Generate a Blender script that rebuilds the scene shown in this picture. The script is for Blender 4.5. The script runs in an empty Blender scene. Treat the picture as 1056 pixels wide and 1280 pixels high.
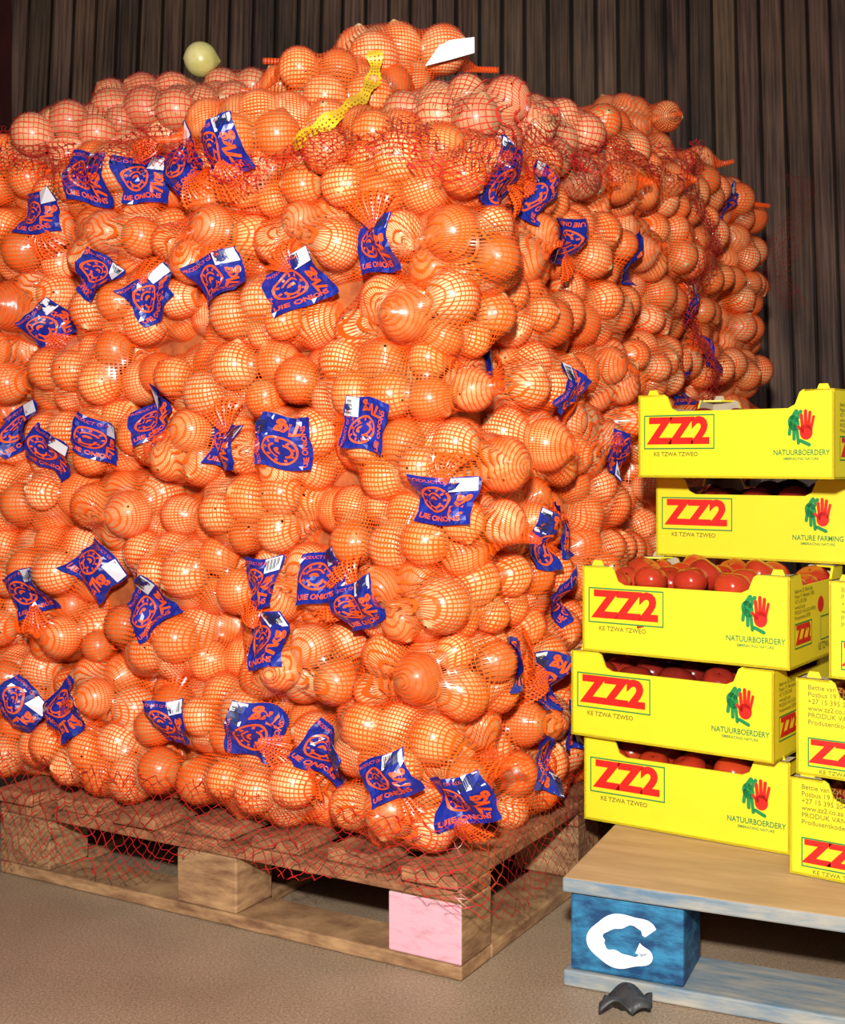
import bpy, math, numpy as np
from mathutils import Matrix, Vector
rng=np.random.default_rng(23)
sc=bpy.context.scene
sc.view_settings.view_transform='Standard'
F=1550.0; HY=575.0; CH=0.789
# ------------------------------------------------------------ camera
cam=bpy.data.cameras.new('camera'); co=bpy.data.objects.new('camera',cam); sc.collection.objects.link(co)
co.location=(0,0,CH); co.rotation_euler=(math.radians(90),0,0)
cam.sensor_fit='VERTICAL'; cam.sensor_height=24; cam.lens=F/1280*24
cam.shift_y=-(640-HY)/1280; cam.clip_start=0.05
sc.camera=co
def W(px,py,D): return np.array([(px-528)/F*D, D, CH+(HY-py)/F*D])
# ------------------------------------------------------------ helpers
def link(o,parent=None):
    sc.collection.objects.link(o)
    if parent is not None: o.parent=parent
    return o
def empty(name,loc=(0,0,0),rotz=0):
    e=bpy.data.objects.new(name,None); e.empty_display_size=.1; e.location=loc; e.rotation_euler=(0,0,rotz)
    return link(e)
def quadmesh(name,V,Q,mat,parent=None,uv=None,col=None,smooth=True):
    V=np.asarray(V,dtype=np.float32); Q=np.asarray(Q,dtype=np.int32)
    me=bpy.data.meshes.new(name); me.vertices.add(len(V)); me.vertices.foreach_set('co',V.ravel())
    me.loops.add(Q.size); me.loops.foreach_set('vertex_index',Q.ravel())
    me.polygons.add(len(Q)); me.polygons.foreach_set('loop_start',np.arange(len(Q),dtype=np.int32)*4)
    try: me.polygons.foreach_set('loop_total',np.full(len(Q),4,dtype=np.int32))
    except Exception: pass
    me.update(calc_edges=True)
    if uv is not None:
        l=me.uv_layers.new(name='UVMap'); l.data.foreach_set('uv',np.asarray(uv,dtype=np.float32).ravel())
    if col is not None:
        a=me.attributes.new('Col','FLOAT_COLOR','POINT'); c=np.ones((len(V),4),dtype=np.float32); c[:,:3]=col; a.data.foreach_set('color',c.ravel())
    if smooth: me.polygons.foreach_set('use_smooth',np.ones(len(Q),dtype=bool))
    me.materials.append(mat); me.validate()
    return link(bpy.data.objects.new(name,me),parent)
def pymesh(name,V,Fs,mats,parent=None,mi=None,smooth=False):
    me=bpy.data.meshes.new(name); me.from_pydata([tuple(map(float,v)) for v in V],[],[tuple(f) for f in Fs]); 
    for m in (mats if isinstance(mats,(list,tuple)) else [mats]): me.materials.append(m)
    if mi: 
        for p,i in zip(me.polygons,mi): p.material_index=i
    if smooth:
        for p in me.polygons: p.use_smooth=True
    me.update()
    return link(bpy.data.objects.new(name,me),parent)
def box_geo(V,Fs,x0,x1,y0,y1,z0,z1,b=0.0):
    n=len(V)
    V+= [(x0,y0,z0),(x1,y0,z0),(x1,y1,z0),(x0,y1,z0),(x0,y0,z1),(x1,y0,z1),(x1,y1,z1),(x0,y1,z1)]
    Fs+=[(n,n+3,n+2,n+1),(n+4,n+5,n+6,n+7),(n,n+1,n+5,n+4),(n+1,n+2,n+6,n+5),(n+2,n+3,n+7,n+6),(n+3,n,n+4,n+7)]
def bevel(o,w=.003,s=2):
    m=o.modifiers.new('bevel','BEVEL'); m.width=w; m.segments=s; return o
# ------------------------------------------------------------ materials
def mat(name):
    m=bpy.data.materials.new(name); m.use_nodes=True; nt=m.node_tree
    return m,nt,nt.nodes['Principled BSDF'],nt.nodes['Material Output']
def N(nt,t,**k):
    n=nt.nodes.new(t)
    for a,b in k.items(): setattr(n,a,b)
    return n
def math_(nt,op,a,b=None,c=None):
    n=N(nt,'ShaderNodeMath',operation=op)
    for i,x in enumerate((a,b,c)):
        if x is None: continue
        if isinstance(x,(int,float)): n.inputs[i].default_value=x
        else: nt.links.new(x,n.inputs[i])
    return n.outputs[0]
def simple(name,c,rough=.5,noise=0,scale=20,c2=None,bump=0,spec=.5,stretch=(1,1,1),lo=.35,hi=.68):
    m,nt,p,o=mat(name); p.inputs['Base Color'].default_value=(*c,1); p.inputs['Roughness'].default_value=rough
    p.inputs['Specular IOR Level'].default_value=spec
    if c2 is not None:
        tc=N(nt,'ShaderNodeTexCoord'); mp=N(nt,'ShaderNodeMapping'); mp.inputs['Scale'].default_value=stretch
        nz=N(nt,'ShaderNodeTexNoise'); nz.inputs['Scale'].default_value=scale; nz.inputs['Detail'].default_value=6; nz.inputs['Roughness'].default_value=.65
        nt.links.new(tc.outputs['Object'],mp.inputs[0]); nt.links.new(mp.outputs[0],nz.inputs['Vector'])
        r=N(nt,'ShaderNodeValToRGB'); r.color_ramp.elements[0].position=lo; r.color_ramp.elements[1].position=hi
        r.color_ramp.elements[0].color=(*c,1); r.color_ramp.elements[1].color=(*c2,1)
        nt.links.new(nz.outputs['Fac'],r.inputs[0]); nt.links.new(r.outputs[0],p.inputs['Base Color'])
        if bump:
            b=N(nt,'ShaderNodeBump'); b.inputs['Strength'].default_value=bump; b.inputs['Distance'].default_value=.004
            nt.links.new(nz.outputs['Fac'],b.inputs['Height']); nt.links.new(b.outputs[0],p.inputs['Normal'])
    return m
def onion_mat():
    m,nt,p,o=mat('onion_skin')
    at=N(nt,'ShaderNodeAttribute'); at.attribute_name='Col'
    uv=N(nt,'ShaderNodeUVMap'); mp=N(nt,'ShaderNodeMapping'); mp.inputs['Scale'].default_value=(22,.8,1)
    nz=N(nt,'ShaderNodeTexNoise'); nz.inputs['Scale'].default_value=1.0; nz.inputs['Detail'].default_value=2
    nt.links.new(uv.outputs[0],mp.inputs[0]); nt.links.new(mp.outputs[0],nz.inputs['Vector'])
    r=N(nt,'ShaderNodeValToRGB'); r.color_ramp.elements[0].position=.25; r.color_ramp.elements[1].position=.75
    r.color_ramp.elements[0].color=(.78,.64,.5,1); r.color_ramp.elements[1].color=(1.1,1.12,1.15,1)
    mx=N(nt,'ShaderNodeMix',data_type='RGBA',blend_type='MULTIPLY'); mx.inputs[0].default_value=1
    nt.links.new(nz.outputs['Fac'],r.inputs[0]); nt.links.new(at.outputs['Color'],mx.inputs[6]); nt.links.new(r.outputs[0],mx.inputs[7])
    nt.links.new(mx.outputs[2],p.inputs['Base Color'])
    p.inputs['Roughness'].default_value=.5
    p.inputs['Coat Weight'].default_value=.4; p.inputs['Coat Roughness'].default_value=.17
    return m
def net_mat(name,c,w,rough=.35,noise=.12,wvar=0.0):
    m,nt,p,o=mat(name); p.inputs['Base Color'].default_value=(*c,1); p.inputs['Roughness'].default_value=rough
    uv=N(nt,'ShaderNodeUVMap')
    nz=N(nt,'ShaderNodeTexNoise'); nz.inputs['Scale'].default_value=.35; nz.inputs['Detail'].default_value=2
    nt.links.new(uv.outputs[0],nz.inputs['Vector'])
    va=N(nt,'ShaderNodeVectorMath',operation='MULTIPLY_ADD'); nt.links.new(nz.outputs['Color'],va.inputs[0]); va.inputs[1].default_value=(noise*8,)*3; nt.links.new(uv.outputs[0],va.inputs[2])
    s=N(nt,'ShaderNodeSeparateXYZ'); nt.links.new(va.outputs[0],s.inputs[0])
    if wvar:
        n2=N(nt,'ShaderNodeTexNoise'); n2.inputs['Scale'].default_value=.16; n2.inputs['Detail'].default_value=1; nt.links.new(uv.outputs[0],n2.inputs['Vector'])
        mr=N(nt,'ShaderNodeMapRange'); mr.inputs[1].default_value=.4; mr.inputs[2].default_value=.72; mr.inputs[3].default_value=.5-w/2; mr.inputs[4].default_value=.5-(w+wvar)/2
        nt.links.new(n2.outputs['Fac'],mr.inputs[0]); thr=mr.outputs[0]
    else: thr=.5-w/2
    ms=[]
    for i in (0,1):
        f=math_(nt,'FRACT',s.outputs[i]); f=math_(nt,'SUBTRACT',f,.5); f=math_(nt,'ABSOLUTE',f)
        ms.append(math_(nt,'GREATER_THAN',f,thr))
    k=math_(nt,'MAXIMUM',ms[0],ms[1])
    t=N(nt,'ShaderNodeBsdfTransparent'); mx=N(nt,'ShaderNodeMixShader')
    nt.links.new(k,mx.inputs[0]); nt.links.new(t.outputs[0],mx.inputs[1]); nt.links.new(p.outputs[0],mx.inputs[2]); nt.links.new(mx.outputs[0],o.inputs[0])
    return m
M_onion=onion_mat()
M_net=net_mat('orange_net',(1.0,.105,.008),.2,rough=.25,wvar=.2,noise=.05)
M_tuft=net_mat('orange_net_gathered',(1.0,.11,.01),.42,rough=.3)
M_pink=net_mat('pink_net',(.72,.04,.02),.15,noise=.08)
M_red=net_mat('red_wide_net',(.42,.012,.012),.08,noise=.3)
M_redd=net_mat('red_bunched_net',(.42,.012,.012),.15,noise=.35)
M_core=simple('light_block_core',(.3,.06,.012),.8,c2=(.55,.15,.03),scale=25)  # colour of the added core box that blocks light
M_wood=simple('pallet_wood',(.14,.05,.02),.75,c2=(.5,.21,.09),scale=8,bump=.4,stretch=(2,1.5,5))
M_woodl=simple('pallet_wood_pale',(.18,.08,.035),.75,c2=(.5,.29,.13),scale=8,bump=.3,stretch=(1.5,1.5,6))
M_ply=simple('deck_plywood',(.42,.27,.14),.6,c2=(.56,.38,.21),scale=5,bump=.1,stretch=(1,6,1))
M_pinkp=simple('pink_paint',(.78,.4,.46),.6,c2=(.42,.2,.22),scale=22,bump=.3,lo=.5,hi=.8,stretch=(1,1,3))
M_blue=simple('blue_paint',(.006,.05,.14),.5,c2=(.03,.22,.4),scale=16,bump=.6,stretch=(1,1,2.5),lo=.4,hi=.62)
M_bluew=simple('worn_blue_wood',(.12,.2,.27),.7,c2=(.42,.38,.3),scale=9,bump=.3,stretch=(1,5,5))
M_white=simple('white_paint',(.85,.88,.9),.5,c2=(.4,.55,.7),scale=30,lo=.5,hi=.75)
M_yel=simple('yellow_card',(.88,.73,.018),.5,c2=(.83,.67,.015),scale=6)
M_kraft=simple('card_inside',(.5,.42,.3),.7,c2=(.42,.33,.22),scale=30)
M_pr=simple('print_red',(.68,.015,.01),.45); M_pg=simple('print_green',(.01,.24,.06),.45); M_pd=simple('print_olive',(.2,.2,.02),.5)
M_tom=simple('tomato_skin',(.14,.01,.008),.17,c2=(.34,.025,.012),scale=7)
M_tom2=simple('tomato_skin_bright',(.36,.02,.01),.17,c2=(.55,.06,.015),scale=7)
M_lblue=simple('label_blue',(.006,.014,.18),.25,c2=(.012,.03,.32),scale=30)
M_lor=simple('label_orange',(.88,.10,.01),.35); M_lw=simple('label_white',(.8,.82,.87),.3); M_lk=simple('label_black',(.02,.02,.02),.4)
M_rib=net_mat('yellow_ribbon',(.8,.5,.02),.6)
M_rubber=simple('black_rubber',(.02,.02,.022),.5,c2=(.06,.06,.06),scale=40,bump=.3)
M_paper=simple('white_paper',(.85,.85,.88),.5); M_grey=simple('grey_card',(.4,.4,.38),.7,c2=(.7,.7,.66),scale=30)
M_green=simple('green_onion_skin',(.5,.45,.1),.3,c2=(.75,.65,.3),scale=15)
# ------------------------------------------------------------ room
def floor_mat():
    m,nt,p,o=mat('floor_vinyl'); tc=N(nt,'ShaderNodeTexCoord')
    a=N(nt,'ShaderNodeTexNoise'); a.inputs['Scale'].default_value=260; a.inputs['Detail'].default_value=3
    b=N(nt,'ShaderNodeTexNoise'); b.inputs['Scale'].default_value=2.5; b.inputs['Detail'].default_value=8
    for n in (a,b): nt.links.new(tc.outputs['Object'],n.inputs['Vector'])
    r=N(nt,'ShaderNodeValToRGB'); r.color_ramp.elements[0].position=.35; r.color_ramp.elements[1].position=.7
    r.color_ramp.elements[0].color=(.27,.185,.115,1); r.color_ramp.elements[1].color=(.48,.36,.24,1)
    nt.links.new(a.outputs['Fac'],r.inputs[0])
    r2=N(nt,'ShaderNodeValToRGB'); r2.color_ramp.elements[0].position=.35; r2.color_ramp.elements[1].position=.62
    r2.color_ramp.elements[0].color=(.74,.72,.7,1); r2.color_ramp.elements[1].color=(1,1,1,1); nt.links.new(b.outputs['Fac'],r2.inputs[0])
    mx=N(nt,'ShaderNodeMix',data_type='RGBA',blend_type='MULTIPLY'); mx.inputs[0].default_value=1
    nt.links.new(r.outputs[0],mx.inputs[6]); nt.links.new(r2.outputs[0],mx.inputs[7]); nt.links.new(mx.outputs[2],p.inputs['Base Color'])
    p.inputs['Roughness'].default_value=.55
    return m
V=[];Fs=[]; box_geo(V,Fs,-1.45,4,-2.5,4.8,-.1,0); pymesh('floor',V,Fs,floor_mat())
def slat_mat():
    m,nt,p,o=mat('dark_wood_planks'); tc=N(nt,'ShaderNodeTexCoord'); 
    def nz(sc_,st,det):
        mp=N(nt,'ShaderNodeMapping'); mp.inputs['Scale'].default_value=st; nt.links.new(tc.outputs['Object'],mp.inputs[0])
        n=N(nt,'ShaderNodeTexNoise'); n.inputs['Scale'].default_value=sc_; n.inputs['Detail'].default_value=det; nt.links.new(mp.outputs[0],n.inputs['Vector']); return n.outputs['Fac']
    a=nz(40,(2.5,1,.07),8); c=nz(4,(1,1,.6),4)
    at=N(nt,'ShaderNodeAttribute'); at.attribute_name='Col'
    s=math_(nt,'ADD',math_(nt,'MULTIPLY',a,.65),math_(nt,'MULTIPLY',c,.4))
    r=N(nt,'ShaderNodeValToRGB'); r.color_ramp.elements[0].position=.4; r.color_ramp.elements[1].position=.68
    r.color_ramp.elements[0].color=(.03,.013,.008,1); r.color_ramp.elements[1].color=(.23,.125,.075,1)
    mx=N(nt,'ShaderNodeMix',data_type='RGBA',blend_type='MULTIPLY'); mx.inputs[0].default_value=1
    nt.links.new(s,r.inputs[0]); nt.links.new(r.outputs[0],mx.inputs[6]); nt.links.new(at.outputs['Color'],mx.inputs[7]); nt.links.new(mx.outputs[2],p.inputs['Base Color']); p.inputs['Roughness'].default_value=.5
    bb=N(nt,'ShaderNodeBump'); bb.inputs['Strength'].default_value=.5; bb.inputs['Distance'].default_value=.003; nt.links.new(a,bb.inputs['Height']); nt.links.new(bb.outputs[0],p.inputs['Normal'])
    return m
M_slat=slat_mat()
V=[];Fs=[];cols=[]
x=-2.0
while x<3.2:
    w=.068+rng.random()*.01; k=rng.uniform(.6,1.2)
    box_geo(V,Fs,x,x+w,0,.03,0,3.2); cols+=[(k,k*rng.uniform(.92,1.05),k*rng.uniform(.85,1.1))]*8
    x+=w+.011
box_geo(V,Fs,-2.0,3.2,.028,.06,0,3.2); cols+=[(.08,.08,.08)]*8
wb=pymesh('wall_back',V,Fs,M_slat); a=wb.data.attributes.new('Col','FLOAT_COLOR','POINT'); a.data.foreach_set('color',np.c_[np.array(cols),np.ones(len(cols))].astype(np.float32).ravel())
wb.location=(0,4.25,0); wb.rotation_euler=(math.radians(-7),0,math.radians(-4)); bevel(wb,.004,1)
M_mar=simple('maroon_paint',(.06,.008,.008),.5,c2=(.11,.016,.014),scale=6,bump=.1)
V=[];Fs=[]; box_geo(V,Fs,-1.5,-1.425,-2.5,4.3,0,3.0); box_geo(V,Fs,-1.43,-1.37,3.65,3.75,0,3.0); pymesh('wall_left',V,Fs,M_mar)
# ------------------------------------------------------------ stacks
C=np.array([.059,1.872,0.]); U=np.array([-.866,.5,0.]); Vd=np.array([.5,.866,0.]); Z=np.array([0,0,1.])
def L2W(u,v,z): return C+u*U+v*Vd+z*Z
seg,ring=22,13
th=np.linspace(.05,math.pi-.05,ring+1); ph=np.linspace(0,2*math.pi,seg+1)[:-1]
rr=np.sin(th)**.92; zz=.94*np.cos(th); tip=np.clip(1-th/.5,0,1); zz=zz+.2*tip**1.3; rr=rr*(1-.22*tip)
zz=zz-.05*np.clip((th-2.75)/.4,0,1)
OT=np.stack([(rr[:,None]*np.cos(ph)),(rr[:,None]*np.sin(ph)),np.repeat(zz[:,None],seg,1)],-1).reshape(-1,3)
OQ=[];OUV=[]
for i in range(ring):
    for j in range(seg):
        j2=(j+1)%seg
        OQ.append((i*seg+j,(i+1)*seg+j,(i+1)*seg+j2,i*seg+j2))
        OUV+= [(j/seg,i/ring),(j/seg,(i+1)/ring),((j+1)/seg,(i+1)/ring),((j+1)/seg,i/ring)]
OQ=np.array(OQ);OUV=np.array(OUV)
def randrot(n):
    q=rng.normal(size=(n,4)); q/=np.linalg.norm(q,axis=1)[:,None]; w,x,y,z=q.T
    return np.stack([1-2*(y*y+z*z),2*(x*y-z*w),2*(x*z+y*w),2*(x*y+z*w),1-2*(x*x+z*z),2*(y*z-x*w),2*(x*z-y*w),2*(y*z+x*w),1-2*(x*x+y*y)],1).reshape(n,3,3)
def onions_obj(name,P,R,parent,pale):
    n=len(P); M=randrot(n)
    V=np.einsum('nij,kj->nki',M,OT)*R[:,None,None]+P[:,None,:]
    Q=(OQ[None]+(np.arange(n)*len(OT))[:,None,None]).reshape(-1,4)
    t=rng.random(n)[:,None]; b=(.72+.4*rng.random(n))[:,None]
    c1=np.array([.90,.47,.17]); c2=np.array([.90,.64,.33]); c3=np.array([.66,.24,.07])
    col=np.where(t<.6,c1+(c2-c1)*t/.6,c1+(c3-c1)*(t-.6)/.4)*b
    t2=rng.random(n)[:,None]; pc=np.array([.86,.50,.24])*(1-t2)+np.array([.66,.28,.14])*t2; col=np.where(pale[:,None],pc*b,col)
    uv=(OUV[None]+rng.random((n,1,2))*20).reshape(-1,2)
    return quadmesh(name,V.reshape(-1,3),Q,M_onion,parent,uv=uv,col=np.repeat(col,len(OT),0))
def axes_rand(L,Wd,H,amt):
    A=np.stack([L,Wd,H],1)
    a,b,c=np.clip(rng.normal(size=3),-1.5,1.5)*amt
    E=np.array(Matrix.Rotation(a,3,'X')@Matrix.Rotation(b,3,'Y')@Matrix.Rotation(c,3,'Z'))
    return A@E
NX,NP=64,60
def make_bag(bags,center,A,a,b,c,rmean=.0385,pale=False,fill=.7):
    vol=a*b*c*4/3*math.pi*1.35
    n=max(8,int(vol*fill/(4/3*math.pi*rmean**3)))
    R=np.clip(rng.normal(rmean,.004,n),.030,.047)
    P=(rng.random((n,3))*2-1)*np.array([a,b,c])*.8
    dims=np.array([a,b,c])
    for it in range(60):
        d=P[:,None]-P[None]; dist=np.linalg.norm(d,axis=2)+1e-6; ov=(R[:,None]+R[None])*.97-dist; np.fill_diagonal(ov,0); ov=np.clip(ov,0,None)
        P+= (d/dist[...,None]*ov[...,None]).sum(1)*.35
        lim=np.maximum(dims[None]-R[:,None],.004)
        s=(np.abs(P/lim)**4).sum(1)**(1/4); P=np.where(s[:,None]>1,P/s[:,None],P)
        P=np.clip(P,-lim,lim)
    xs=np.linspace(-a*1.12,a*1.12,NX); fs=np.linspace(0,2*math.pi,NP+1)[:-1]
    e=np.stack([np.zeros(NP),np.cos(fs),np.sin(fs)],1)
    q=np.zeros((NX,3)); q[:,0]=xs
    rel=P[None]-q[:,None]
    al=np.einsum('pk,xnk->xpn',e,rel)
    per2=(rel**2).sum(2)[:,None,:]-al**2
    RR=(R+.0022)[None,None]
    t=np.where(per2<RR**2,al+np.sqrt(np.clip(RR**2-per2,0,None)),0).max(2); t=np.clip(t,0.006,None)
    t0=t.copy()
    for it in range(9):
        m=(np.roll(t,1,1)+np.roll(t,-1,1)+np.roll(t,1,0)+np.roll(t,-1,0))/4
        m[0]=.006; m[-1]=.006
        t=np.maximum(t0,m)
    Vv=q[:,None]+e[None]*t[...,None]
    Vv=Vv.reshape(-1,3)@A.T+center
    Pw=P@A.T+center
    bags.append(dict(P=Pw,R=R,V=Vv,pale=pale,a=a,circ=(b+c)*3.2))
NQ=[];NUV0=[]
for i in range(NX-1):
    for j in range(NP):
        j2=(j+1)%NP; NQ.append((i*NP+j,(i+1)*NP+j,(i+1)*NP+j2,i*NP+j2)); NUV0+=[(i/NX,j/NP),((i+1)/NX,j/NP),((i+1)/NX,(j+1)/NP),(i/NX,(j+1)/NP)]
NQ=np.array(NQ);NUV0=np.array(NUV0)
def build_bags(bags,parent):
    P=np.concatenate([b['P'] for b in bags]); R=np.concatenate([b['R'] for b in bags]); pl=np.concatenate([np.full(len(b['P']),b['pale']) for b in bags])
    onions_obj('onions',P,R,parent,pl)
    for flag,m,nm,sp in ((False,M_net,'bag_nets',.0068),(True,M_pink,'wide_bag_nets',.010)):
        bb=[b for b in bags if b['pale']==flag]
        if not bb: continue
        V=np.concatenate([b['V'] for b in bb]); Q=np.concatenate([NQ+i*NX*NP for i in range(len(bb))])
        uv=np.concatenate([NUV0*np.array([round(b['a']*2.6/sp),round(b['circ']/sp)])+rng.integers(0,50,2) for b in bb])
        quadmesh(nm,V,Q,m,parent,uv=uv)
    return P,R
def H1(u,v): return 1.27+.11*np.clip(u,0,1.1)+.17*np.clip(v,0,1.1)
bags=[]
NL=10
def face_bags(bags,H,nl,along,u0,u1,inset,zb=.165):
    for i in range(nl):
        ue=u1-(.1 if i>=nl-2 else 0) if along=='u' else u1
        s=u0-rng.random()*.1
        while s<ue:
            typ=rng.random()<.6
            w=rng.uniform(.30,.40) if typ else rng.uniform(.20,.25)
            if s<u0-.02: w=max(w,.26)
            mid=s+w/2
            if along=='u': hh=H(mid,0.1)
            else: hh=H(0.1,mid)
            lh=(hh-zb)/nl; z=zb+(i+.5)*lh+rng.uniform(-.008,.008)
            if i==0: z=zb+lh*.6
            off=inset+rng.uniform(-.010,.010)-.018*math.sin(math.pi*min(1,(i+.5)/nl))
            L,Wd=(U,Vd) if along=='u' else (Vd,U)
            dep=.125
            ctr=L2W(mid,off,z) if along=='u' else L2W(off,mid,z)
            if typ: A=axes_rand(L,Wd,Z,.05); make_bag(bags,ctr,A,w/2*1.1,dep,lh*.62)
            else:   A=axes_rand(Wd,L,Z,.06); make_bag(bags,ctr,A,dep*1.02,w/2*1.1,lh*.63)
            s+=w*.93
face_bags(bags,H1,NL,'u',.03,1.08,.115)
face_bags(bags,H1,NL,'v',.24,1.05,.115)
for u in (.15,.45,.75,1.0):
    for v in (.2,.45,.7,.93):
        A=axes_rand(U,Vd,Z,.2); make_bag(bags,L2W(u+rng.uniform(-.04,.04),v,H1(u,v)-.045),A,.19,.13,.07,pale=(u>.6 or (u<.3 and v<.5)))
def heap(X,Y,Zc,ang,a,b,c,pale=False,tilt=0,r=.0395):
    L=np.array([math.cos(ang)*math.cos(tilt),math.sin(ang)*math.cos(tilt),math.sin(tilt)]); Wd=np.array([-math.sin(ang),math.cos(ang),0]); Hh=np.cross(L,Wd)
    make_bag(bags,np.array([X,Y,Zc]),axes_rand(L,Wd,Hh,.05),a,b,c,pale=pale,rmean=r)
heap(-.64,2.42,1.40,.2,.17,.12,.075,True)
heap(-.53,2.5,1.48,.25,.16,.13,.075,True)
heap(-.36,2.62,1.535,-.1,.18,.12,.07,True)
heap(-.45,2.42,1.44,-.1,.18,.12,.07,True)
heap(-.28,2.15,1.35,.1,.16,.11,.07,False)
heap(-.14,2.27,1.45,.1,.17,.13,.07,False,r=.042)
heap(-.075,2.33,1.53,.2,.2,.11,.066,False,.07,r=.042)
heap(-.06,2.06,1.31,-.1,.15,.10,.06,False)
heap(.07,2.16,1.37,-.5,.17,.12,.075,True)
heap(.22,2.45,1.43,.6,.18,.12,.07,True)
heap(.36,2.65,1.46,.9,.18,.12,.07,False)
P0=empty('onion_bag_stack')
P1,R1=build_bags(bags,P0)
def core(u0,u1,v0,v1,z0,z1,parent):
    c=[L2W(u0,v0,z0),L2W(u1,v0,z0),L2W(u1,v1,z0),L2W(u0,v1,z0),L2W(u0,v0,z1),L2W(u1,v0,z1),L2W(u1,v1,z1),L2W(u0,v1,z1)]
    pymesh('light_block_core',c,[(0,3,2,1),(4,5,6,7),(0,1,5,4),(1,2,6,5),(2,3,7,6),(3,0,4,7)],M_core,parent)  # solid box added inside the stack to block light; no bags modelled there
core(.09,1.0,.09,1.0,.17,1.2,P0)
bags2=[]
def H2(u,v): return 1.50+.08*(v-1.1)
for i in range(12):
    lh=(H2(0,1.4)-.165)/12; z=.165+(i+.5)*lh
    for (s,w) in ((1.13,.36),(1.47,.36)):
        make_bag(bags2,L2W(.115+rng.uniform(-.02,.015),s+w/2,z),axes_rand(Vd,U,Z,.07),w/2*1.05,.125,lh*.6)
    if i>7:
        for u in (.4,.75): make_bag(bags2,L2W(u,1.25,z),axes_rand(U,Vd,Z,.09),.19,.12,lh*.6)
for (u,v,zz_) in ((.2,1.25,1.53),(.18,1.5,1.53),(.5,1.3,1.54),(.12,1.66,1.50),(.22,1.25,1.62)):
    make_bag(bags2,L2W(u,v,zz_),axes_rand(U,Vd,Z,.15),.15,.12,.062)
P2=empty('onion_bag_stack'); P2o,R2o=build_bags(bags2,P2)
core(.12,.9,1.2,1.8,.17,1.45,P2)
PA=np.concatenate([P1,P2o]);RA=np.concatenate([R1,R2o])
# ------------------------------------------------------------ labels
def text_mesh(s,size=1,bold=0,align='CENTER'):
    cu=bpy.data.curves.new('t','FONT'); cu.body=s; cu.size=size; cu.align_x=align; cu.align_y='CENTER' if align=='CENTER' else 'TOP_BASELINE'; cu.offset=bold; cu.resolution_u=3
    ob=bpy.data.objects.new('t',cu); sc.collection.objects.link(ob); bpy.context.view_layer.update()
    me=bpy.data.meshes.new_from_object(ob.evaluated_get(bpy.context.evaluated_depsgraph_get()))
    bpy.data.objects.remove(ob); me.materials.clear()
    return me
def mesh_arrays(me):
    return np.array([v.co[:2] for v in me.vertices]),[tuple(p.vertices) for p in me.polygons]
tpl=[]
def rect(x0,x1,y0,y1): return np.array([(x0,y0),(x1,y0),(x1,y1),(x0,y1)]),[(0,1,2,3)]
def ringp(cx,cy,r0,r1,n=22,a0=0,a1=360):
    v=[];f=[]
    for i in range(n+1):
        a=math.radians(a0+(a1-a0)*i/n); v+=[(cx+r0*math.cos(a),cy+r0*math.sin(a)),(cx+r1*math.cos(a),cy+r1*math.sin(a))]
    for i in range(n): f.append((2*i,2*i+1,2*i+3,2*i+2))
    return np.array(v),f
tpl.append((*ringp(-.14,.03,.235,.275),1,.001)); 
tpl.append((*ringp(-.14,-.03,.09,.13,12,180,360),1,.001)); tpl.append((*ringp(-.14,.03,.02,.07,10,0,180),1,.001)); tpl.append((*ringp(-.14,.03,.12,.15,12,20,160),1,.001))
for a in range(0,360,40):
    ca,sa=math.cos(math.radians(a)),math.sin(math.radians(a)); v=np.array([(.17,-.02),(.22,-.02),(.22,.02),(.17,.02)]); tpl.append((v@np.array([[ca,sa],[-sa,ca]])+np.array([-.14,.03]),[(0,1,2,3)],1,.001))
v_,f_=mesh_arrays(text_mesh('UIE ONIONS',.14,.004)); tpl.append((v_+np.array([-.06,-.37]),f_,1,.001))
v_,f_=mesh_arrays(text_mesh('7kg',.3,.012)); 
tpl.append((np.stack([-v_[:,1],v_[:,0]],1)+np.array([.28,-.1]),f_,1,.001))
v_,f_=mesh_arrays(text_mesh('PRODUCT OF RSA',.09,.0)); tpl.append((v_+np.array([-.14,.4]),f_,1,.001))
tpl.append((*rect(.1,.48,.2,.48),2,.001))
for k in range(12):
    w=[.012,.02,.008][k%3]; x=.13+k*.026; tpl.append((*rect(x,x+w,.25,.46),3,.0016))
LV=[];LF=[];LM=[]
TV=[];TQ_=[];TUV=[]
GX,GY=13,12
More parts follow.
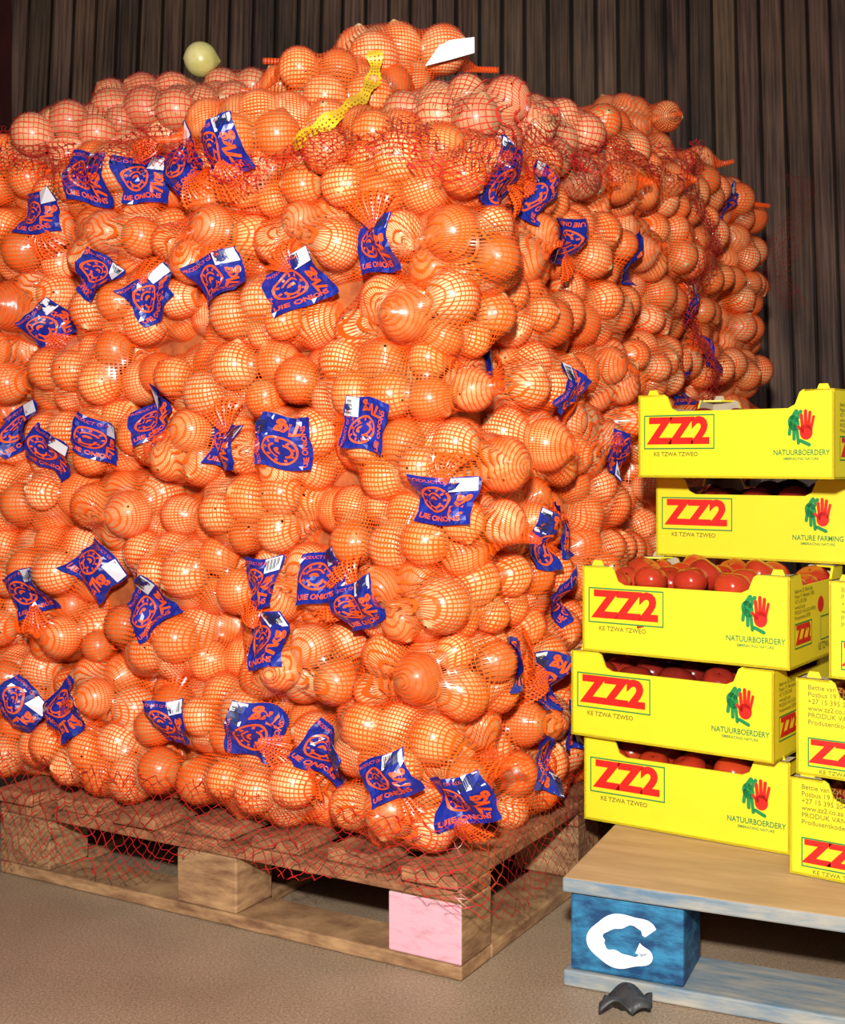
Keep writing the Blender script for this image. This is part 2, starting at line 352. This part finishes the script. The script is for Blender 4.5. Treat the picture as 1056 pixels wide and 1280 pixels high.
def add_label(c,n,ang,w=.094,h=.082,flip=None):
    w*=rng.uniform(.85,1.05); h*=rng.uniform(.85,1.1)
    t=np.array([-n[1],n[0],0.]); ca,sa=math.cos(ang),math.sin(ang); e1=t*ca+Z*sa; e2=-t*sa+Z*ca
    gx=np.linspace(-.5,.5,GX); gy=np.linspace(-.5,.5,GY)
    pts=c[None,None]+gx[:,None,None]*w*e1+gy[None,:,None]*h*e2+n*.2
    pts=pts.reshape(-1,3)
    rel=PA[None]-pts[:,None]; al=rel@(-n); per=(rel**2).sum(2)-al**2; RR=(RA+.004)[None]
    d=np.where(per<RR**2,al-np.sqrt(np.clip(RR**2-per,0,None)),9).min(1)
    hgt=(.2-d).reshape(GX,GY)
    hmax=np.max(hgt)
    if hmax<-1: return
    hgt=np.maximum(hgt,hmax-.06)
    h0=hgt.copy()
    for k in range(9):
        p=np.pad(hgt,1,mode='edge'); m=(p[2:,1:-1]+p[:-2,1:-1]+p[1:-1,2:]+p[1:-1,:-2])/4; hgt=np.maximum(h0,m)
    X,Y=np.meshgrid(gx,gy,indexing='ij')
    a1,a2,a3=rng.random(3)*6; dr=rng.random()*3
    fold=np.abs(np.sin((X*math.cos(dr)+Y*math.sin(dr))*7+a1))
    hgt=hgt+.004+.005*(1-fold)**2+.0025*np.sin(X*17+a3+Y*8)*np.cos(Y*13+a2)+.02*rng.random()*np.clip(X*Y*2*(1 if a3>3 else -1),0,1)
    def at(q,off):
        fx=np.clip((q[:,0]+.5)*(GX-1),0,GX-1.001); fy=np.clip((q[:,1]+.5)*(GY-1),0,GY-1.001); i=fx.astype(int); j=fy.astype(int); a=fx-i; b=fy-j
        hh=hgt[i,j]*(1-a)*(1-b)+hgt[i+1,j]*a*(1-b)+hgt[i,j+1]*(1-a)*b+hgt[i+1,j+1]*a*b
        xx=q[:,0]+.035*np.sin(q[:,1]*7+a1); yy=q[:,1]+.035*np.sin(q[:,0]*6+a2)
        return c+xx[:,None]*w*e1+yy[:,None]*h*e2+(hh+off)[:,None]*n
    q=np.stack([X.ravel(),Y.ravel()],1); base=len(LV)
    LV.extend(at(q,0))
    for i in range(GX-1):
        for j in range(GY-1):
            a=base+i*GY+j; LF.append((a,a+GY,a+GY+1,a+1)); LM.append(0)
    sgn=1 if rng.random()<.5 else -1
    if flip is not None: sgn=flip
    for (v,f,mi,off) in tpl:
        base=len(LV); v=np.clip(np.array(v),-.49,.49)*sgn; LV.extend(at(v,off+.0004)); LF.extend([tuple(base+k for k in ff) for ff in f]); LM.extend([mi]*len(f))
    if rng.random()<.8:
        sd=1 if rng.random()<.5 else -1
        o=c+n*(hmax-.016)+e2*h*.2*sd; base=len(TV); ln=rng.uniform(.045,.065); a0=rng.uniform(-.4,.4)
        for i in range(25):
            s=i/24-.5
            for j in range(9):
                r=j/8; aa=a0+s*1.5; rr_=.008+r*ln
                TV.append(o+(e1*math.sin(aa)*rr_+e2*sd*math.cos(aa)*rr_)+n*(.007*math.sin(i*1.6)*r-.02*r*r+.008*math.sin(r*4+a1)))
        for i in range(24):
            for j in range(8):
                TQ_.append((base+i*9+j,base+(i+1)*9+j,base+(i+1)*9+j+1,base+i*9+j+1))
                for (p,q2) in ((i,j),(i+1,j),(i+1,j+1),(i,j+1)): TUV.append((p*.9,q2*1.3))
nF=-Vd; nS=-U
def onplane(px,py,n):
    d=np.array([(px-528)/F,1,(HY-py)/F]); o=np.array([0,0,CH]); t=((C-o)@n)/(d@n); return o+d*t
front=[(110,222,-10),(165,220,-5),(225,200,20),(292,190,15),(45,265,0),(120,345,-30),(187,368,35),(270,348,20),(365,352,25),(468,305,0),(40,405,30),(20,535,20),(68,565,-35),(125,550,-20),(188,522,30),(283,557,-10),(362,553,80),(463,530,80),(557,625,0),(43,740,20),(112,712,-50),(187,760,35),(325,728,5),(405,720,10),(455,755,20),(22,882,-50),(88,885,-40),(217,902,10),(312,917,75),(390,950,-35),(490,970,25),(570,1005,15),(335,800,10),(-20,700,10)]
for x,y,a in front: add_label(onplane(x,y,nF),nF,math.radians(a+rng.uniform(-4,4)),flip=1)
side=[(625,222,85),(672,240,70),(712,300,10),(788,325,-10),(645,470,85),(703,490,60),(757,568,65),(672,675,80),(703,662,90),(870,385,75),(855,485,10),(920,255,70),(700,745,45),(635,830,80),(683,850,80),(715,905,80),(675,955,70),(885,440,80)]
for x,y,a in side: add_label(onplane(x,y,nS),nS,math.radians(a))
pymesh('labels',LV,LF,[M_lblue,M_lor,M_lw,M_lk],P0,mi=LM)
quadmesh('net_tufts',TV,TQ_,M_tuft,P0,uv=TUV)
# ------------------------------------------------------------ wide red netting
def sheet(name,fn,nu,nv,uvs,m,parent):
    s=np.linspace(0,1,nu); t=np.linspace(0,1,nv); V=np.array([fn(a,b) for a in s for b in t]); Q=[];uv=[]
    for i in range(nu-1):
        for j in range(nv-1):
            Q.append((i*nv+j,(i+1)*nv+j,(i+1)*nv+j+1,i*nv+j+1))
            for (p,q) in ((i,j),(i+1,j),(i+1,j+1),(i,j+1)):
                a=s[p]*uvs[0]; b=t[q]*uvs[1]; uv.append((a+b,a-b))
    return quadmesh(name,V,Q,m,parent,uv=uv)
def path(s,off,tot=2.15):
    d=s*tot
    if d<1.1: base=L2W(1.1-d,0,0); n=nF
    else: base=L2W(0,d-1.1,0); n=nS
    k=np.clip((d-1.02)/.16,0,1); n=nF*(1-k)+nS*k; n=n/np.linalg.norm(n)
    return base+n*off
def wob(s,t,f1,f2,ph_=0): return math.sin(s*f1+ph_)*math.sin(t*f2+ph_*2+s*7)
def skirt(s,t):
    drop=.15+.05*math.sin(s*9+1)+.02*math.sin(s*37)
    z=.24-t*drop ; off=.012+.03*t+.012*wob(s,t,40,5)+.015*math.sin(s*15)*t
    p=path(s,.0+off); p[2]=max(z,.005); return p
sheet('wrap_net_skirt',skirt,180,14,(85,7),M_red,P0)
def collar(s,t):
    d=s*2.15; H=H1(max(0,1.1-d),max(0,d-1.1)); p=path(s,.05-.09*t*t+.015*wob(s,t,70,6,2)); p[2]=H-.05+t*.08+.02*math.sin(s*33)+.012*math.sin(s*71); return p
sheet('wrap_net_collar',collar,220,14,(120,7),M_redd,P0)
def lflare(s,t):
    p=L2W(1.0+.2*s+.02*math.sin(t*12),.05+.05*math.sin(t*9),1.34-.5*t-.1*s*s); return p
sheet('wrap_net_loose_end',lflare,20,40,(9,22),M_red,P0)
def rflare(s,t):
    p=L2W(-.01-.05*math.sin(t*7)-.02*s,1.80+.2*s,1.60-.4*t+.06*s*math.sin(t*9)); return p
sheet('wrap_net_loose_end',rflare,20,40,(9,18),M_red,P2)
def gap(s,t):
    return L2W(-.03+.03*math.sin(t*20)-.02*math.sin(s*6),1.02+.16*s,1.5-t*.95)
sheet('wrap_net_bunched',gap,14,60,(12,50),M_redd,P2)
def topdrape(s,t):
    u=.05+.3*t; v=.1+.75*s; return L2W(u,v,H1(u,v)+.05+.02*math.sin(s*17)+.015*math.sin(t*9+s*5))
sheet('wrap_net_shoulder',topdrape,50,20,(34,14),M_red,P0)
def hit(px,py,back=.006):
    d=np.array([(px-528)/F,1,(HY-py)/F]); d/=np.linalg.norm(d); o=np.array([0,0,CH]); rel=PA-o; al=rel@d; per=(rel**2).sum(1)-al**2; R=RA+.004
    t=np.where(per<R**2,al-np.sqrt(np.clip(R**2-per,0,None)),9).min()
    return None if t>8 else o+d*(t-back)
pts=[(468,66),(472,85),(468,108),(455,126),(432,142),(405,156),(386,170),(368,186)]
rp=[];last=2.1
for p in pts:
    h=hit(*p); 
    if h is None: h=W(p[0],p[1],last)
    last=h[1]; rp.append(h)
rp=np.array(rp); rp[1:-1]=(rp[:-2]+2*rp[1:-1]+rp[2:])/4
rp[:,1]-=.014
tt=np.linspace(0,len(rp)-1,60); cl=np.stack([np.interp(tt,np.arange(len(rp)),rp[:,k]) for k in range(3)],1)
for k in range(6): cl[1:-1]=(cl[:-2]+2*cl[1:-1]+cl[2:])/4
V=[];Q=[];uv=[]
for i in range(60):
    tn=cl[min(i+1,59)]-cl[max(i-1,0)]; s=np.cross(tn,[0,1,0]); s/=np.linalg.norm(s)+1e-9
    wv=.012+.003*math.sin(i*.5); V+= [cl[i]-s*wv,cl[i]+s*wv+np.array([0,-.006*math.sin(i*.7),0])]
for i in range(59):
    Q.append((2*i,2*i+1,2*i+3,2*i+2)); uv+=[(0,i*.6),(4,i*.6),(4,(i+1)*.6),(0,(i+1)*.6)]
quadmesh('yellow_bag_tie',V,Q,M_rib,P0,uv=uv)
b=W(562,66,2.25)
pymesh('bag_tag',[b+np.array(p) for p in ((-.045,0,-.024),(0,-.01,-.016),(.045,0,.0),(.045,.004,.030),(0,-.004,.022),(-.02,.0,.012))],[(0,1,4,5),(1,2,3,4)],M_paper,P0)
gx_,gy_=(251-528)/F*2.56,2.56; rad=.036
dd=np.hypot(PA[:,0]-gx_,PA[:,1]-gy_); RS=RA+rad*.9
gz=np.max(np.where(dd<RS,PA[:,2]+np.sqrt(np.clip(RS**2-dd**2,0,None)),0))
M=randrot(1)[0]; quadmesh('pale_onion',(OT@M.T)*rad+np.array([gx_,gy_,gz]),OQ,M_green,P0,uv=OUV)
# ------------------------------------------------------------ onion pallets
def build_onion_pallet(name,v_off,D=1.0):
    e=empty(name,tuple(L2W(0,v_off,0)),math.atan2(-U[1],-U[0]))
    V=[];Fs=[]; LU=1.0
    for k in range(7):
        x=-LU+k*(LU-.1)/6; j=rng.uniform(-.012,.012); box_geo(V,Fs,x,x+.1,-.005+j,D+j*.5,.142,.164)
    o=pymesh('deck_boards',V,Fs,M_wood,e); bevel(o)
    ys=(0,D/2-.05,D-.1)
    V=[];Fs=[]
    for y in ys: box_geo(V,Fs,-LU,0,y,y+.1,.118,.141)
    o=pymesh('stringers',V,Fs,M_wood,e); bevel(o)
    V=[];Fs=[]
    for x in (-LU,-.56,-.13):
        for y in ys:
            if x==-.13 and y==0: continue
            box_geo(V,Fs,x,x+.13,y,y+.1,.024,.117)
    o=pymesh('blocks',V,Fs,M_woodl,e); bevel(o)
    V=[];Fs=[]; box_geo(V,Fs,-.13,0,0,.1,.024,.117); 
    o=pymesh('corner_block',V,Fs,[M_woodl,M_pinkp],e,mi=[0,0,1,0,0,0]); bevel(o)
    V=[];Fs=[]
    box_geo(V,Fs,-LU,0,0,.1,.001,.023); box_geo(V,Fs,-LU,0,D-.1,D,.001,.023)
    box_geo(V,Fs,-.1,0,.101,D-.101,.001,.023); box_geo(V,Fs,-LU,-LU+.1,.101,D-.101,.001,.023); box_geo(V,Fs,-.55,-.45,.101,D-.101,.001,.023)
    o=pymesh('base_boards',V,Fs,M_woodl,e); bevel(o)
build_onion_pallet('wooden_pallet',0)
build_onion_pallet('wooden_pallet',1.08,.78)
# ------------------------------------------------------------ blue pallet
th2=math.radians(24); e=empty('blue_pallet',(.222,1.86,0),-th2)
V=[];Fs=[]; box_geo(V,Fs,-.01,1.1,-.01,.75,.143,.165); o=pymesh('deck_board',V,Fs,[M_ply,M_bluew],e,mi=[0,0,1,1,1,1]); bevel(o,.003)
V=[];Fs=[]
for x in (0,.45,.9):
    for y in (0,.6): box_geo(V,Fs,x,x+.17,y,y+.12,.026,.142)
o=pymesh('blocks',V,Fs,M_blue,e); bevel(o,.004)
V=[];Fs=[]; box_geo(V,Fs,-.01,1.1,-.005,.13,.001,.025); box_geo(V,Fs,-.01,1.1,.6,.73,.001,.025); box_geo(V,Fs,-.01,.1,.131,.599,.001,.025)
o=pymesh('base_boards',V,Fs,M_bluew,e); bevel(o,.003)
V=[];Fs=[]
ctrl=[(.122,.098),(.112,.110),(.086,.113),(.056,.104),(.038,.086),(.039,.066),(.056,.053),(.084,.050),(.108,.055),(.119,.066),(.102,.073)]
ctrl=np.array(ctrl); n=70; tt=np.linspace(0,len(ctrl)-1,n); cc=np.stack([np.interp(tt,np.arange(len(ctrl)),ctrl[:,k]) for k in (0,1)],1)
for k in range(12): cc[1:-1]=(cc[:-2]+2*cc[1:-1]+cc[2:])/4
for i in range(n):
    tn=cc[min(i+1,n-1)]-cc[max(i-1,0)]; nn=np.array([-tn[1],tn[0]]); nn/=np.linalg.norm(nn)+1e-9
    wv=.0105+.002*math.sin(i*.45)-.002*math.sin(math.pi*i/n*3)
    V+=[(cc[i][0]-nn[0]*wv,-.0012,cc[i][1]-nn[1]*wv),(cc[i][0]+nn[0]*(wv+.001*math.sin(i*.9)),-.0012,cc[i][1]+nn[1]*(wv+.001*math.sin(i*.9)))]
for i in range(n-1): Fs.append((2*i,2*i+1,2*i+3,2*i+2))
pymesh('painted_letter',V,Fs,M_white,e)
# ------------------------------------------------------------ tomato boxes
TM={}
def tm(key,s,size,bold,mt,align='CENTER'):
    if key not in TM:
        me=text_mesh(s,size,bold,align); me.materials.append(mt); me.name=key; TM[key]=me
    return TM[key]
def put_text(me,x,z,parent,name,y=-.0012,rz=0,sx=1,sz=1):
    o=bpy.data.objects.new(name,me); link(o,parent); o.location=(x,y,z); o.rotation_euler=(math.radians(90),0,rz); o.scale=(sx,sz,1); return o
def flat_group(name,polys,parent,m,x,z,s,y=-.0012,rz=0):
    V=[];Fs=[]
    for pl in polys:
        n=len(V); V+= [(a*s,0,b*s) for a,b in pl]; Fs.append(tuple(range(n,n+len(pl))))
    o=pymesh(name,V,Fs,m,parent); o.location=(x,y,z); o.rotation_euler=(0,0,rz); return o
def capsule(x0,y0,x1,y1,r,n=6):
    a=math.atan2(y1-y0,x1-x0); p=[]
    for i in range(n+1): t=a-math.pi/2+math.pi*i/n; p.append((x1+r*math.cos(t),y1+r*math.sin(t)))
    for i in range(n+1): t=a+math.pi/2+math.pi*i/n; p.append((x0+r*math.cos(t),y0+r*math.sin(t)))
    return p
def ell(cx,cy,a,b,n=18,rot=0): return [(cx+a*math.cos(t)*math.cos(rot)-b*math.sin(t)*math.sin(rot),cy+a*math.cos(t)*math.sin(rot)+b*math.sin(t)*math.cos(rot)) for t in np.linspace(0,2*math.pi,n+1)[:-1]]
handR=[ell(.16,-.12,.3,.34),capsule(.0,.0,-.06,.62,.075),capsule(.14,.1,.13,.8,.08),capsule(.27,.08,.33,.74,.075),capsule(.38,0,.5,.55,.065),capsule(.0,-.1,-.2,.12,.07)]
handG=[ell(-.42,.28,.27,.36,rot=.3),capsule(-.3,.4,-.1,.78,.09),capsule(-.55,.3,-.62,-.2,.08),capsule(-.42,.2,-.4,-.42,.08),capsule(-.28,.1,-.2,-.6,.075),capsule(-.1,-.5,.3,-.68,.08),capsule(-.5,.5,-.3,.8,.1)]
tseg,tring=18,10
tth=np.linspace(.03,math.pi-.03,tring+1); tph=np.linspace(0,2*math.pi,tseg+1)[:-1]
trr=np.sin(tth)**.85; tz=.82*np.cos(tth)-.16*np.exp(-(tth/.3)**2)
TT=np.stack([trr[:,None]*np.cos(tph)*(1+.03*np.cos(5*tph)),trr[:,None]*np.sin(tph)*(1+.03*np.cos(5*tph)),np.repeat(tz[:,None],tseg,1)],-1).reshape(-1,3)
TQ=np.array([(i*tseg+j,(i+1)*tseg+j,(i+1)*tseg+(j+1)%tseg,i*tseg+(j+1)%tseg) for i in range(tring) for j in range(tseg)])
def tomato_box(corner_left,ang,z,L=.36,Wd=.275,H=.146,kind='A',tail='NATUURBOERDERY',seed=0,fillz=.0,tmat=None,liner=False):
    e=empty('tomato_box',(corner_left[0],corner_left[1],z),-ang)
    th_=.004; V=[];Fs=[];mi=[]
    def panel(poly,org,ax,ay,tv):
        n=len(V); m=len(poly); org=np.array(org,float);ax=np.array(ax,float);ay=np.array(ay,float);tv=np.array(tv,float)
        for a,b_ in poly: V.append(org+ax*a+ay*b_)
        for a,b_ in poly: V.append(org+ax*a+ay*b_+tv)
        Fs.append(tuple(range(n,n+m))); mi.append(0); Fs.append(tuple(reversed(range(n+m,n+2*m)))); mi.append(1)
        for k in range(m):
            k2=(k+1)%m; Fs.append((n+k,n+m+k,n+m+k2,n+k2)); mi.append(0)
    dip=.030
    lp=[(0,0),(L,0),(L,H-.006),(L-.004,H),(L-.052,H),(L-.058,H-.004),(L-.066,H-dip+.006),(L-.078,H-dip),(.078,H-dip),(.066,H-dip+.006),(.058,H-.004),(.052,H),(.004,H),(0,H-.006)]
    wp=[(0,0),(Wd,0),(Wd,H),(Wd-.05,H),(Wd-.062,H-.02),(.062,H-.02),(.05,H),(0,H)]
    panel(lp,(0,0,0),(1,0,0),(0,0,1),(0,th_,0)); panel(lp,(0,Wd,0),(1,0,0),(0,0,1),(0,-th_,0))
    panel(wp,(L,0,0),(0,1,0),(0,0,1),(-th_,0,0)); panel(wp,(0,0,0),(0,1,0),(0,0,1),(th_,0,0))
    panel([(0,0),(L,0),(L,Wd),(0,Wd)],(0,0,0),(1,0,0),(0,1,0),(0,0,th_))
    for (cx,sx) in ((0,1),(L,-1)):
        for (cy,sy) in ((0,1),(Wd,-1)):
            panel([(0,0),(.05,0),(.035,.03),(0,.045)],(cx,cy,H-.003),(sx,0,0),(0,sy,0),(0,0,.003))
            panel([(0,0),(.022,0),(.018,.009),(.004,.009)],(cx+sx*.012,cy+sy*.012,H),(sx,0,0),(0,0,1),(0,sy*.003,0))
    pymesh('tray',V,Fs,[M_yel,M_kraft],e,mi=mi)
    if liner:
        V=[];Fs=[]; box_geo(V,Fs,.02,L-.03,-.006,Wd-.03,H+.0002,H+.0014); pymesh('card_liner',V,Fs,M_grey,e)
    r=np.random.default_rng(seed+50); P=[];R=[]
    for lay in range(2):
        for i in range(5):
            for j in range(4):
                rad=r.uniform(.028,.034)
                P.append((.038+i*(L-.076)/4+r.uniform(-.005,.005),.036+j*(Wd-.072)/3+r.uniform(-.004,.004),.04+lay*.056+r.uniform(-.005,.012)+(.0 if lay==0 else fillz+.01*math.sin(math.pi*i/4)))); R.append(rad)
    P=np.array(P);R=np.array(R); n=len(P)
    A=np.array([np.array(Matrix.Rotation(r.uniform(-.6,.6),3,'X')@Matrix.Rotation(r.uniform(-.6,.6),3,'Y')@Matrix.Rotation(r.uniform(0,6),3,'Z')) for _ in range(n)])
    Vt=np.einsum('nij,kj->nki',A,TT)*R[:,None,None]+P[:,None]
    quadmesh('tomatoes',Vt.reshape(-1,3),(TQ[None]+(np.arange(n)*len(TT))[:,None,None]).reshape(-1,4),tmat or M_tom,e)
    def frame(x0,x1,z0,z1,w,name,y=-.0011,rz=0,loc=None):
        V=[(x0,y,z0),(x1,y,z0),(x1,y,z1),(x0,y,z1),(x0+w,y,z0+w),(x1-w,y,z0+w),(x1-w,y,z1-w),(x0+w,y,z1-w)]
        ob=pymesh(name,V,[(0,1,5,4),(1,2,6,5),(2,3,7,6),(3,0,4,7)],M_pg,e); 
        if loc is not None: ob.location=loc; ob.rotation_euler=(0,0,rz)
        return ob
    zz2=tm('zz2','ZZ2',.058,.0030,M_pr); small=tm('ketz','KE TZWA TZWEO',.0105,.0002,M_pd)
    long_=tm('addr','Bettie van Zyl (Edms) Bpk\nPosbus 19 | Mooketsi | 0825\n+27 15 395 2040\nwww.zz2.co.za\nPRODUK VAN SUID-AFRIKA\nProdusentkode D0290',.0105,.0001,M_pd,'LEFT')
    if kind=='A':
        frame(.012,.150,.050,.110,.0022,'logo_frame'); put_text(zz2,.081,.080,e,'logo_text',sx=1.12,sz=1.05)
        put_text(small,.075,.041,e,'caption')
        flat_group('hand_emblem_green',handG,e,M_pg,.308,.081,.037); flat_group('hand_emblem_red',handR,e,M_pr,.308,.081,.037,y=-.0016)
        k='nat_'+tail; put_text(tm(k,tail,.0115,.0002,M_pg),.305,.043,e,'brand_caption',sx=.93,sz=1.1); put_text(tm('emb','EMBRACING NATURE',.0062,.0001,M_pg),.305,.033,e,'brand_line')
        put_text(long_,L+.0012,H-.028,e,'address_text',y=.02,rz=math.radians(90),sx=.8,sz=.8)
        frame(.02,.105,.03,.07,.002,'side_frame',y=0,rz=math.radians(90),loc=(L+.0012,0,0))
        put_text(zz2,L+.0014,.05,e,'side_logo',y=.0625,rz=math.radians(90),sx=.68,sz=.68)
        put_text(small,L+.0014,.02,e,'side_caption',y=.19,rz=math.radians(90),sx=1.2,sz=1.6)
        flat_group('tomato_picture',[ell(0,0,.016,.013)],e,M_pr,L+.0014,.09,1.0,y=.15,rz=math.radians(90))
        frame(.15,.25,.03,.07,.002,'side_frame',y=0,rz=math.radians(90),loc=(L+.0012,0,0))
    else:
        put_text(long_,.018,H-.016,e,'address_text')
        frame(.018,.13,.014,.058,.002,'logo_frame'); put_text(zz2,.074,.036,e,'logo_text',sx=.98,sz=.78)
        flat_group('hand_hole',[capsule(-.03,0,.03,0,.014)],e,M_lk,.18,.085,1.0)
        put_text(small,.074,.008,e,'caption',sx=.9,sz=.8)
    return e
def XY(px,D): return ((px-528)/F*D,D)
a36=math.radians(36); hz=.148
tomato_box((.281,2.155),math.radians(34),.166,seed=1,tmat=M_tom2)
tomato_box(XY(714,2.15),a36,.166+hz,seed=2)
tomato_box(XY(728,2.13),math.radians(35),.166+2*hz,seed=3,fillz=.016,tmat=M_tom2)
tomato_box(XY(820,2.33),a36,.166+3*hz,seed=4,tail='NATURE FARMING',liner=True)
tomato_box(XY(798,2.22),math.radians(41),.166+4*hz,seed=5,fillz=-.02)
tomato_box(XY(987,1.872),a36,.166,seed=6,kind='B')
tomato_box(XY(995,1.878),a36,.166+hz,seed=7,kind='B')
tomato_box(XY(1036,1.86),a36,.166+2*hz,seed=8,kind='B')
# ------------------------------------------------------------ black rubber scrap
V=[];Q=[]
nu,nv=16,8
for i in range(nu):
    for j in range(nv):
        s=i/(nu-1);t=j/(nv-1)
        V.append((.285+(s-.5)*.07+.014*t,1.775+(t-.5)*.05,.004+.022*abs(math.sin(s*4.2+t*2.6+.4))*(.4+.6*math.sin(math.pi*s))+.004*math.sin(t*9)))
for i in range(nu-1):
    for j in range(nv-1): Q.append((i*nv+j,(i+1)*nv+j,(i+1)*nv+j+1,i*nv+j+1))
o=quadmesh('rubber_scrap',V,Q,M_rubber); m=o.modifiers.new('solid','SOLIDIFY'); m.thickness=.004; m.offset=1
# ------------------------------------------------------------ lights
def area(name,loc,tgt,size,power,c=(1,1,1)):
    l=bpy.data.lights.new(name,'AREA'); l.size=size; l.energy=power; l.color=c; o=bpy.data.objects.new(name,l); link(o); o.location=loc
    o.rotation_euler=(Vector(tgt)-Vector(loc)).to_track_quat('-Z','Y').to_euler(); return o
area('flash_light',(-.03,-.02,1.14),(-.1,2.5,.75),.08,76,(1,.975,.94))
area('fill_light',(-.9,-1.6,2.4),(0,2.4,.6),1.6,26,(1,.97,.93))  # added soft fill from behind the camera; no doorway modelled there
w=bpy.data.worlds.new('world'); sc.world=w; w.use_nodes=True; w.node_tree.nodes['Background'].inputs[0].default_value=(.9,.94,1,1); w.node_tree.nodes['Background'].inputs[1].default_value=.13
print('onions',len(PA),'bags',len(bags)+len(bags2))
